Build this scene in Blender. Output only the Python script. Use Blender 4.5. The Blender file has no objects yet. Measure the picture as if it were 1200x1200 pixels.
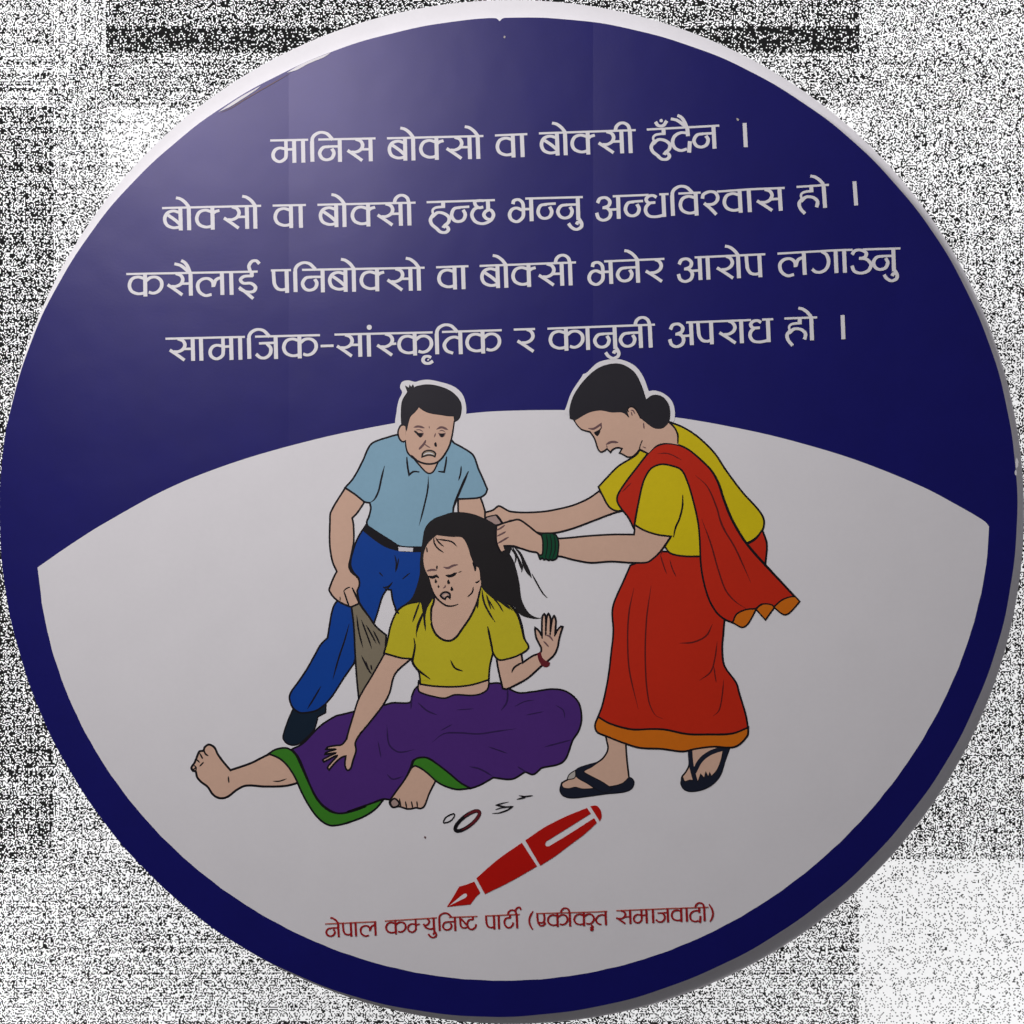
import bpy, math
import numpy as np
from mathutils import Vector
from mathutils.geometry import tessellate_polygon

S = bpy.context.scene
COL = S.collection

# ------------------------------------------------------------------ camera, light, exposure
THICK = 0.014                     # how far the middle of the sign stands off the wall
TILT = 0.016                      # its right side stands further off than its left side
CAM_D = 3.0
cam_d = bpy.data.cameras.new("camera")
cam = bpy.data.objects.new("camera", cam_d)
COL.objects.link(cam)
cam.location = (0.0, -CAM_D, 0.0)
cam.rotation_euler = (math.radians(90), 0, 0)
cam_d.sensor_width = 36.0
cam_d.lens = 36.0 * (CAM_D - THICK) / 1.2
cam_d.clip_end = 50
S.camera = cam

W = bpy.data.worlds.new("World")
S.world = W
W.use_nodes = True
wn, wl = W.node_tree.nodes, W.node_tree.links
bg = wn["Background"]
# a dim room: pale ceiling above, dark below
wtc = wn.new('ShaderNodeTexCoord')
wsp = wn.new('ShaderNodeSeparateXYZ')
wl.new(wtc.outputs['Generated'], wsp.inputs[0])
wmr = wn.new('ShaderNodeMapRange')
wmr.inputs['From Min'].default_value = 0.1
wmr.inputs['From Max'].default_value = 0.9
wmr.inputs['To Min'].default_value = 0.035
wmr.inputs['To Max'].default_value = 0.55
wl.new(wsp.outputs[2], wmr.inputs['Value'])
wl.new(wmr.outputs[0], bg.inputs[1])
bg.inputs[0].default_value = (0.95, 0.94, 1.0, 1)


def lamp(name, loc, aim, size, size_y, watts, color):
    d = bpy.data.lights.new(name, 'AREA')
    d.shape = 'RECTANGLE'
    d.size = size
    d.size_y = size_y
    d.energy = watts
    d.color = color
    o = bpy.data.objects.new(name, d)
    COL.objects.link(o)
    o.location = loc
    o.rotation_euler = (Vector(aim) - Vector(loc)).to_track_quat('-Z', 'Y').to_euler()
    return o


lamp("room_lamp", (-0.59, -1.45, 0.80), (-0.1, 0.0, 0.1), 0.66, 0.40, 20.6, (1.0, 0.975, 0.99))

# added unseen lights that brighten the noise backdrop from behind the board
for sx in (-1, 1):
    for sz in (-1, 1):
        lamp("added_backdrop_fill", (1.9*sx, 0.12, 1.9*sz), (0.95*sx, 1.5, 0.95*sz), 0.6, 0.6, 33.0, (1.0, 1.0, 1.0))

S.view_settings.view_transform = 'Standard'
S.view_settings.look = 'None'
S.view_settings.exposure = 0.0
S.view_settings.gamma = 1.0
S.view_settings.use_curve_mapping = False


# ------------------------------------------------------------------ materials
def lin(c):
    c = c / 255.0
    return c / 12.92 if c <= 0.04045 else ((c + 0.055) / 1.055) ** 2.4


PAPER_SEEN = 178.0
PAPER_BASE = 0.74
STRIP = 0.357                     # width of the folded strips of the print


def fold_nodes(nt, fold):
    """height of the slightly arched strips between the creases of the folded print"""
    N, L = nt.nodes, nt.links
    tc = N.new('ShaderNodeTexCoord')
    sp = N.new('ShaderNodeSeparateXYZ')
    L.new(tc.outputs['Object'], sp.inputs[0])

    def m(op, a, b=None):
        n = N.new('ShaderNodeMath')
        n.operation = op
        for i, v in enumerate((a, b)):
            if v is None:
                continue
            if isinstance(v, (int, float)):
                n.inputs[i].default_value = v
            else:
                L.new(v, n.inputs[i])
        return n.outputs[0]
    u = m('FRACT', m('DIVIDE', m('ADD', sp.outputs[0], 0.262 + 3 * STRIP), STRIP))
    h = m('MULTIPLY', m('MULTIPLY', u, m('SUBTRACT', 1.0, u)), STRIP * fold)
    # the creases flatten out towards the right
    h = m('MULTIPLY', h, m('SUBTRACT', 0.72, m('MULTIPLY', sp.outputs[0], 1.0)))
    no = N.new('ShaderNodeTexNoise')
    no.inputs['Scale'].default_value = 5.0
    no.inputs['Detail'].default_value = 3.0
    L.new(tc.outputs['Object'], no.inputs['Vector'])
    h = m('ADD', h, m('MULTIPLY', no.outputs['Fac'], 0.0016))
    gr = N.new('ShaderNodeTexNoise')
    gr.inputs['Scale'].default_value = 420.0
    gr.inputs['Detail'].default_value = 2.0
    L.new(tc.outputs['Object'], gr.inputs['Vector'])
    h = m('ADD', h, m('MULTIPLY', gr.outputs['Fac'], 0.00004))
    b = N.new('ShaderNodeBump')
    b.inputs['Strength'].default_value = 1.0
    b.inputs['Distance'].default_value = 1.0
    L.new(h, b.inputs['Height'])
    return tc, b


FOLD = 0.025


def printed(name, base, rough=0.40, spec=0.22, grain=0.06, fold=0.006, tint=(0.95, 0.9, 1.0, 1)):
    m = bpy.data.materials.new(name)
    m.use_nodes = True
    nt = m.node_tree
    N, L = nt.nodes, nt.links
    p = N['Principled BSDF']
    p.inputs['Roughness'].default_value = rough
    p.inputs['Specular IOR Level'].default_value = spec
    p.inputs['Specular Tint'].default_value = tint
    if fold:
        tc, b = fold_nodes(nt, fold)
        L.new(b.outputs[0], p.inputs['Normal'])
    else:
        tc = N.new('ShaderNodeTexCoord')
    # ink mottling: the sheet's own uneven print
    no = N.new('ShaderNodeTexNoise')
    no.inputs['Scale'].default_value = 160.0
    no.inputs['Detail'].default_value = 4.0
    no.inputs['Roughness'].default_value = 0.7
    L.new(tc.outputs['Object'], no.inputs['Vector'])
    no2 = N.new('ShaderNodeTexNoise')
    no2.inputs['Scale'].default_value = 18.0
    no2.inputs['Detail'].default_value = 3.0
    L.new(tc.outputs['Object'], no2.inputs['Vector'])
    ad = N.new('ShaderNodeMath')
    ad.operation = 'ADD'
    L.new(no.outputs['Fac'], ad.inputs[0])
    L.new(no2.outputs['Fac'], ad.inputs[1])
    mr = N.new('ShaderNodeMapRange')
    mr.inputs['From Min'].default_value = 0.5
    mr.inputs['From Max'].default_value = 1.5
    mr.inputs['To Min'].default_value = 1.0 - grain
    mr.inputs['To Max'].default_value = 1.0 + grain
    L.new(ad.outputs[0], mr.inputs['Value'])
    mx = N.new('ShaderNodeVectorMath')
    mx.operation = 'SCALE'
    mx.inputs[0].default_value = base[:3]
    L.new(mr.outputs[0], mx.inputs['Scale'])
    L.new(mx.outputs[0], p.inputs['Base Color'])
    return m


def ink(name, r, g, b, seen=PAPER_SEEN, **k):
    """printed colour read off the photograph, relative to the white paper beside it"""
    f = PAPER_BASE / lin(seen)
    return printed(name, [min(0.9, max(0.002, lin(c) * f)) for c in (r, g, b)], **k)


M = {}
M['paper'] = printed('white_paper', (0.745, 0.722, 0.735), grain=0.025)
M['blue'] = printed('blue_print', (0.0048, 0.0050, 0.118), rough=0.36, spec=0.36, grain=0.10, fold=FOLD, tint=(0.88, 0.80, 1.0, 1))
M['ink'] = ink('black_ink', 12, 10, 13, seen=178)
M['hair'] = ink('hair_ink', 26, 25, 29, seen=178)
M['hair2'] = ink('long_hair_ink', 22, 20, 20, seen=178)
M['skin'] = ink('skin_ink', 166, 136, 118, seen=178)
M['skin2'] = ink('taupe_skin_ink', 132, 112, 106)  # darker taupe skin tone of the drawing
M['shirt'] = ink('sky_blue_ink', 104, 134, 150, seen=178)
M['jeans'] = ink('denim_blue_ink', 0, 46, 112, seen=174)
M['shoe'] = ink('shoe_ink', 8, 22, 34)
M['cloth'] = ink('brown_grey_ink', 101, 93, 77)
M['yellow'] = ink('yellow_ink', 165, 148, 10, seen=178)
M['olive'] = ink('olive_yellow_ink', 150, 140, 26, seen=175)
M['red'] = ink('sari_red_ink', 145, 28, 10, seen=173)
M['orange'] = ink('orange_ink', 152, 78, 9, seen=168)
M['purple'] = ink('purple_ink', 53, 27, 84, seen=169)
M['purple_line'] = ink('dark_purple_ink', 34, 18, 58)
M['red_line'] = ink('dark_red_ink', 74, 16, 14)
M['green'] = ink('green_border_ink', 40, 93, 22, seen=170)
M['bangle'] = ink('bottle_green_ink', 2, 54, 32)
M['wine'] = ink('wine_ink', 78, 20, 26)
M['sandal'] = ink('navy_sandal_ink', 17, 21, 33)
M['buckle'] = ink('buckle_ink', 168, 165, 168)
M['grey'] = ink('grey_ink', 142, 136, 130)
M['mouth'] = ink('mouth_ink', 122, 108, 92)
M['brow'] = ink('brow_ink', 84, 62, 62)
M['pen'] = ink('pen_red_ink', 133, 10, 4, seen=165)
M['caption'] = ink('caption_red_ink', 118, 18, 20, seen=168)
M['caption_line'] = ink('caption_thin_red_ink', 140, 72, 62, seen=168)
M['edge'] = printed('board_edge', (0.32, 0.31, 0.33), rough=0.8, spec=0.2, fold=0)
M['wall'] = printed('white_board', (0.89, 0.87, 0.89), rough=0.75, spec=0.25, grain=0.04, fold=0)

# ------------------------------------------------------------------ drawing tools: photo pixels to the sign's own plane
CTX = {
    'P': (0, 0, 1.0),
    'M1': (440, 430, 8.571), 'M2': (370, 500, 5.4545), 'M3': (320, 680, 5.714), 'A8': (370, 590, 9.23),
    'W4': (470, 590, 6.0), 'W5': (400, 680, 4.2857), 'W6': (210, 830, 5.4545), 'W7': (400, 800, 4.0),
    'L8': (650, 410, 7.5), 'L1': (560, 540, 5.0), 'L2': (690, 490, 4.6154), 'L3': (640, 640, 4.0),
    'L4': (640, 830, 5.0), 'H5': (560, 580, 10.0), 'H6': (580, 700, 10.91), 'F7': (480, 600, 10.0),
    'P8': (510, 930, 5.714), 'C2': (610, 1055, 12.0), 'C7': (760, 1050, 13.333), 'C1': (520, 1060, 12.0),
}


def parse(s):
    out, ctx = [], CTX['P']
    for t in s.split():
        if t[0] == '@':
            ctx = CTX[t[1:]]
            continue
        c = t.endswith('!')
        a, b = t.rstrip('!').split(',')
        out.append((ctx[0] + float(a) / ctx[2], ctx[1] + float(b) / ctx[2], c))
    return out


def smooth(p, closed, step=1.6):
    n = len(p)
    out = []
    for i in range(n if closed else n - 1):
        p1, p2 = p[i], p[(i + 1) % n]
        p0 = p[(i - 1) % n] if (closed or i > 0) else p1
        p3 = p[(i + 2) % n] if (closed or i + 2 < n) else p2
        if p1[2]:
            p0 = p1
        if p2[2]:
            p3 = p2
        d = math.hypot(p2[0] - p1[0], p2[1] - p1[1])
        if d < 1e-6:
            continue
        d0 = math.hypot(p1[0] - p0[0], p1[1] - p0[1])
        d3 = math.hypot(p3[0] - p2[0], p3[1] - p2[1])
        m1 = [(p2[k] - p0[k]) / (d0 + d) * d for k in (0, 1)]
        m2 = [(p3[k] - p1[k]) / (d + d3) * d for k in (0, 1)]
        k_ = max(2, min(24, int(d / step)))
        for j in range(k_):
            t = j / k_
            a, b, c, e = 2*t**3 - 3*t*t + 1, t**3 - 2*t*t + t, -2*t**3 + 3*t*t, t**3 - t*t
            out.append(tuple(a*p1[k] + b*m1[k] + c*p2[k] + e*m2[k] for k in (0, 1)))
    if not closed:
        out.append((p[-1][0], p[-1][1]))
    return out


ORDER = [0]
LAYER = 2.8e-6
FRONT = -THICK


def world(x, y, d):
    a, b = (x - 600) / 1000.0, (600 - y) / 1000.0
    k = 1.0 / (1.0 + TILT * a / (CAM_D + FRONT))
    return (a*k, FRONT - TILT*a*k - d, b*k)


class Part:
    def __init__(self, name, parent, label=None):
        self.name, self.parent, self.label = name, parent, label
        self.v, self.f, self.mi, self.mats = [], [], [], []
        self.obj = None

    def slot(self, m):
        if m not in self.mats:
            self.mats.append(m)
        return self.mats.index(m)

    def add(self, verts, faces, mat):
        k = len(self.v)
        s = self.slot(mat)
        self.v += verts
        for f in faces:
            self.f.append([i + k for i in f])
            self.mi.append(s)

    def depth(self):
        ORDER[0] += 1
        return 0.0001 + ORDER[0] * LAYER

    def poly(self, pts, mat):
        d = self.depth()
        tris = tessellate_polygon([[Vector((x, -y, 0)) for x, y in pts]])
        fs = []
        for t in tris:
            a, b, c = (pts[i] for i in t)
            cr = (b[0]-a[0])*(c[1]-a[1]) - (b[1]-a[1])*(c[0]-a[0])
            if abs(cr) < 1e-9:
                continue
            fs.append(list(t) if cr < 0 else [t[0], t[2], t[1]])
        self.add([world(x, y, d) for x, y in pts], fs, mat)

    def ribbon(self, pts, width, mat, closed=False, taper=0.0, dirw=None):
        q = [pts[0]]
        for a in pts[1:]:
            if math.hypot(a[0]-q[-1][0], a[1]-q[-1][1]) > 0.05:
                q.append(a)
        if closed and math.hypot(q[0][0]-q[-1][0], q[0][1]-q[-1][1]) < 0.05:
            q.pop()
        n = len(q)
        if n < 2:
            return
        if closed:
            q = q + [q[0]]
            n += 1
        d = self.depth()
        vs = []
        for i in range(n):
            pa = q[i-1] if i > 0 else (q[n-2] if closed else None)
            pb = q[i+1] if i < n-1 else (q[1] if closed else None)
            da = None if pa is None else (q[i][0]-pa[0], q[i][1]-pa[1])
            db = None if pb is None else (pb[0]-q[i][0], pb[1]-q[i][1])
            if da is None:
                da = db
            if db is None:
                db = da
            la, lb = math.hypot(*da), math.hypot(*db)
            da, db = (da[0]/la, da[1]/la), (db[0]/lb, db[1]/lb)
            tx, ty = da[0]+db[0], da[1]+db[1]
            lt = math.hypot(tx, ty)
            if lt < 1e-3:
                tx, ty, lt = db[0], db[1], 1.0
            tx, ty = tx/lt, ty/lt
            cosh = max(0.55, tx*db[0] + ty*db[1])
            w = width if dirw is None else dirw(tx, ty)
            if taper and not closed:
                t = i / (n-1)
                w *= 1.0 - taper * max(0.0, 1.0 - min(t, 1-t) / 0.22)
            w = w / 2 / cosh
            dd = d + LAYER * 0.85 * i / n
            vs.append(world(q[i][0] + ty*w, q[i][1] - tx*w, dd))
            vs.append(world(q[i][0] - ty*w, q[i][1] + tx*w, dd))
        fs = [[2*i, 2*i+1, 2*i+3, 2*i+2] for i in range(n-1)]
        self.add(vs, fs, mat)

    def build(self):
        me = bpy.data.meshes.new(self.name)
        me.from_pydata(self.v, [], self.f)
        for m in self.mats:
            me.materials.append(M[m])
        me.polygons.foreach_set('material_index', self.mi)
        me.update()
        # every sheet faces the viewer
        o = bpy.data.objects.new(self.name, me)
        COL.objects.link(o)
        par = self.parent.obj if isinstance(self.parent, Part) else self.parent
        o.parent = par
        if self.label:
            o['label'] = self.label
        self.obj = o
        return o


PARTS = []
LINE_W = 1.2


def part(name, parent, label=None):
    p = Part(name, parent, label)
    PARTS.append(p)
    return p


def fill(p, s, mat, ol=1.9, olmat='ink'):
    pts = smooth(parse(s), True)
    p.poly(pts, mat)
    if ol:
        p.ribbon(pts, ol*LINE_W, olmat, closed=True)


def line(p, s, w=1.7, mat='ink', taper=0.75, closed=False):
    p.ribbon(smooth(parse(s), closed), w*(LINE_W if mat != 'paper' else 1), mat, closed=closed, taper=taper)


# ------------------------------------------------------------------ the setting: dither noise built as a speckled surface, and round white wall
def speckle(name, density, rows=0.0, columns=0.0):
    m = bpy.data.materials.new(name)
    m.use_nodes = True
    nt = m.node_tree
    N, L = nt.nodes, nt.links
    p = N['Principled BSDF']
    p.inputs['Roughness'].default_value = 0.8
    p.inputs['Specular IOR Level'].default_value = 0.2
    tc = N.new('ShaderNodeTexCoord')
    sc = N.new('ShaderNodeVectorMath')
    sc.operation = 'SCALE'
    sc.inputs['Scale'].default_value = 1000.0 / 1.95
    L.new(tc.outputs['Object'], sc.inputs[0])
    sn = N.new('ShaderNodeVectorMath')
    sn.operation = 'FLOOR'
    L.new(sc.outputs[0], sn.inputs[0])
    wn = N.new('ShaderNodeTexWhiteNoise')
    wn.noise_dimensions = '3D'
    L.new(sn.outputs[0], wn.inputs['Vector'])
    big = N.new('ShaderNodeTexNoise')
    big.inputs['Scale'].default_value = 30.0
    big.inputs['Detail'].default_value = 2.0
    L.new(tc.outputs['Object'], big.inputs['Vector'])
    th = N.new('ShaderNodeMapRange')
    th.inputs['From Min'].default_value = 0.25
    th.inputs['From Max'].default_value = 0.75
    th.inputs['To Min'].default_value = density - 0.06
    th.inputs['To Max'].default_value = density + 0.06
    L.new(big.outputs['Fac'], th.inputs['Value'])
    # noise drawn out into faint courses along or across the backdrop
    cell = N.new('ShaderNodeSeparateXYZ')
    L.new(sn.outputs[0], cell.inputs[0])
    level = th.outputs[0]
    for axis, amount in ((2, rows), (0, columns)):
        if not amount:
            continue
        w1 = N.new('ShaderNodeTexWhiteNoise')
        w1.noise_dimensions = '1D'
        L.new(cell.outputs[axis], w1.inputs['W'])
        ma = N.new('ShaderNodeMath')
        ma.operation = 'MULTIPLY_ADD'
        ma.inputs[1].default_value = amount
        L.new(w1.outputs['Value'], ma.inputs[0])
        off = N.new('ShaderNodeMath')
        off.operation = 'SUBTRACT'
        off.inputs[1].default_value = amount / 2
        L.new(level, off.inputs[0])
        L.new(off.outputs[0], ma.inputs[2])
        level = ma.outputs[0]
    gt = N.new('ShaderNodeMath')
    gt.operation = 'GREATER_THAN'
    L.new(wn.outputs['Value'], gt.inputs[0])
    L.new(level, gt.inputs[1])
    mx = N.new('ShaderNodeMix')
    mx.data_type = 'RGBA'
    mx.inputs['A'].default_value = (0.003, 0.003, 0.003, 1)
    mx.inputs['B'].default_value = (0.96, 0.96, 0.96, 1)
    L.new(gt.outputs[0], mx.inputs['Factor'])
    L.new(mx.outputs['Result'], p.inputs['Base Color'])
    return m


xs = [-3500, 62, 125, 1007, 4700]
ys = [-3500, 30, 62, 125, 1007, 4700]
dens = [[0.48, 0.40, 0.64, 0.46],
        [0.48, 0.40, 0.82, 0.44],
        [0.43, 0.46, 0.52, 0.46],
        [0.66, 0.45, 0.24, 0.46],
        [0.44, 0.43, 0.44, 0.15]]
across = [[0.30, 0.0, 0.20, 0.12], [0.30, 0.0, 0.20, 0.12], [0.55, 0.15, 0.30, 0.12], [0.30, 0.20, 0.15, 0.12], [0.35, 0.20, 0.38, 0.12]]
along = [[0.15, 0.50, 0.12, 0.12], [0.15, 0.50, 0.12, 0.12], [0.0, 0.15, 0.05, 0.12], [0.25, 0.28, 0.10, 0.25], [0.15, 0.15, 0.05, 0.08]]
YP = 1.5                          # the noise backdrop stands well behind the round white board
RH = 0.02
k = (CAM_D + YP) / (CAM_D - THICK)


def clip(poly, axis, lim, keep_less):
    out = []
    for i in range(len(poly)):
        a, b = poly[i], poly[(i+1) % len(poly)]
        ia = (a[axis] <= lim) if keep_less else (a[axis] >= lim)
        ib = (b[axis] <= lim) if keep_less else (b[axis] >= lim)
        if ia:
            out.append(a)
        if ia != ib:
            t = (lim - a[axis]) / (b[axis] - a[axis])
            out.append((a[0] + (b[0]-a[0])*t, a[1] + (b[1]-a[1])*t))
    return out


me = bpy.data.meshes.new('noise_backdrop')
vv, ff, mi = [], [], []
NS = 240
for i in range(NS):
    a0, a1 = 2*math.pi*i/NS, 2*math.pi*(i+1)/NS
    wedge = [(RH*math.cos(a0), RH*math.sin(a0)), (5.0*math.cos(a0), 5.0*math.sin(a0)),
             (5.0*math.cos(a1), 5.0*math.sin(a1)), (RH*math.cos(a1), RH*math.sin(a1))]
    for r in range(5):
        for c in range(4):
            p = wedge
            for ax, lim, less in ((0, (xs[c]-600)/1000*k, False), (0, (xs[c+1]-600)/1000*k, True),
                                  (1, (600-ys[r])/1000*k, True), (1, (600-ys[r+1])/1000*k, False)):
                p = clip(p, ax, lim, less)
                if len(p) < 3:
                    break
            if len(p) < 3:
                continue
            b = len(vv)
            vv += [(x, YP, z) for x, z in p]
            ff.append(list(range(b, b + len(p))))
            mi.append(r*4 + c)
me.from_pydata(vv, [], ff)
for r in range(5):
    for c in range(4):
        me.materials.append(speckle('noise_speckle', dens[r][c], across[r][c], along[r][c]))
me.polygons.foreach_set('material_index', mi)
sw = bpy.data.objects.new('noise_backdrop', me)
COL.objects.link(sw)
sw['kind'] = 'structure'


def slab(name, front, back, front_mat, side_mat, parent=None):
    """a flat piece with thickness: front outline counter-clockwise as seen by the viewer, back outline behind it"""
    n = len(front)
    me = bpy.data.meshes.new(name)
    f = [list(range(n))] + [[i, n+i, n+(i+1) % n, (i+1) % n] for i in range(n)]
    me.from_pydata(front + back, [], f)
    me.materials.append(front_mat)
    me.materials.append(side_mat)
    me.polygons.foreach_set('material_index', [0] + [1]*n)
    me.update()
    o = bpy.data.objects.new(name, me)
    COL.objects.link(o)
    o.parent = parent
    return o


def round_fit(pts, order):
    """smooth radius of a roundish outline about the middle of the sign, as a function of angle"""
    a = np.array([math.atan2(600-y, x-600) for x, y in pts])
    r = np.array([math.hypot(x-600, y-600) for x, y in pts])
    cols = lambda t: np.stack([np.ones_like(t)] + [g(k*t) for k in range(1, order+1) for g in (np.cos, np.sin)], 1)
    w = np.linalg.lstsq(cols(a), r, rcond=None)[0]
    return lambda t: float((cols(np.array([t])) @ w)[0])


RW = 0.6 * CAM_D / (CAM_D - THICK)
ring_ = [(RW*math.cos(2*math.pi*i/256), RW*math.sin(2*math.pi*i/256)) for i in range(256)]
back = slab('backing_board', [(x, 0.0, z) for x, z in ring_], [(x, 0.006, z) for x, z in ring_], M['wall'], M['wall'])
back['label'] = 'plain round white board behind the blue sign, pale rim showing at the top'
back['category'] = 'board'

# ------------------------------------------------------------------ the sign
sign = bpy.data.objects.new('round_sign', None)
COL.objects.link(sign)
sign['label'] = 'round blue and white printed sign with white lettering, three drawn people and a red pen'
sign['category'] = 'sign'

edge = [(60, 349), (90, 300), (105, 277), (135, 237), (175, 194), (220, 155.5), (257, 130), (300, 102.5), (370, 67), (450, 39.5), (525, 25.5),
        (570, 22), (600, 21), (650, 20.5), (708, 27.5), (750, 37), (900, 96.5), (948, 125), (1012, 177), (1080, 252),
        (1107, 295), (1172.5, 450), (1181, 475), (1186.7, 508), (1190, 543), (1192, 583), (1191.5, 617), (1189, 650),
        (1102.5, 900), (1075, 943), (1035, 992), (1000, 1025), (962, 1056), (900, 1101), (850, 1133), (800, 1155), (725, 1175), (650, 1184.5),
        (575, 1187), (500, 1182), (430, 1171)]
for i in range(16):
    a = math.radians(110 + (200-110)*i/15)
    edge.append((600 + 601.5*math.cos(a + math.radians(50)), 600 - 601.5*math.sin(a + math.radians(50))))
er = round_fit(edge, 4)
ept = []
for t in sorted([2*math.pi*i/400 for i in range(400)] + [math.atan2(577, x - 600) for x in (579.1, 580.7, 582.3, 583.4, 584.3, 585.2, 586.1, 587.2, 588.6, 590.3, 592.1)]):
    r = min(600.6, er(t))
    # the small notch in the top edge, and the slight unevenness of a hand-cut rim
    nx = 600 + r*math.cos(t)
    if math.sin(t) > 0.9:
        r -= 4.2*math.exp(-abs((nx - 585.4)/2.4)**1.3)
    r += 0.2*math.sin(23*t + 1) + 0.2*math.sin(51*t)
    ept.append((600 + r*math.cos(t), 600 - r*math.sin(t)))
fr = [world(x, y, 0) for x, y in ept]
board = slab('board', fr, [(x, -0.0006, z) for x, y, z in fr], M['blue'], M['edge'], sign)
board['label'] = 'dark blue round board with a small notch in its top edge'

panel = part('white_panel', sign, 'white lower field with an arched top edge')
low = [(1157, 650), (1062, 900), (1032, 933), (992, 979), (955, 1012), (900, 1053), (825, 1099), (750, 1127), (675, 1142), (600, 1148),
       (525, 1145), (450, 1132), (375, 1105), (300, 1067), (230, 1020), (175, 967), (142, 925), (127, 900), (48, 700)]
lr = round_fit(low, 3)
top_ = smooth(parse("44,665! 80,640 120,614.5 200,571 280,540 370,514.7 438,500.3 500,490 545,485 580,482 650,480.5 720,482.5 798,490 885,506 950,522.5 "
                    "1010,541.5 1080,570 1120,591 1154,611 1159,617!"), False, step=3)
t0, t1 = math.atan2(600-650, 1157-600), math.atan2(600-695, 47-600) - 2*math.pi + 2*math.pi
t1 = t1 - 2*math.pi if t1 > t0 else t1
arc_ = []
for i in range(141):
    t = t0 + (t1-t0)*i/140
    r = lr(t) + 0.15*math.sin(70*t) + 0.2*math.sin(113*t + 2)
    arc_.append((600 + r*math.cos(t), 600 - r*math.sin(t)))
panel.poly(top_ + arc_, 'paper')

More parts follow.
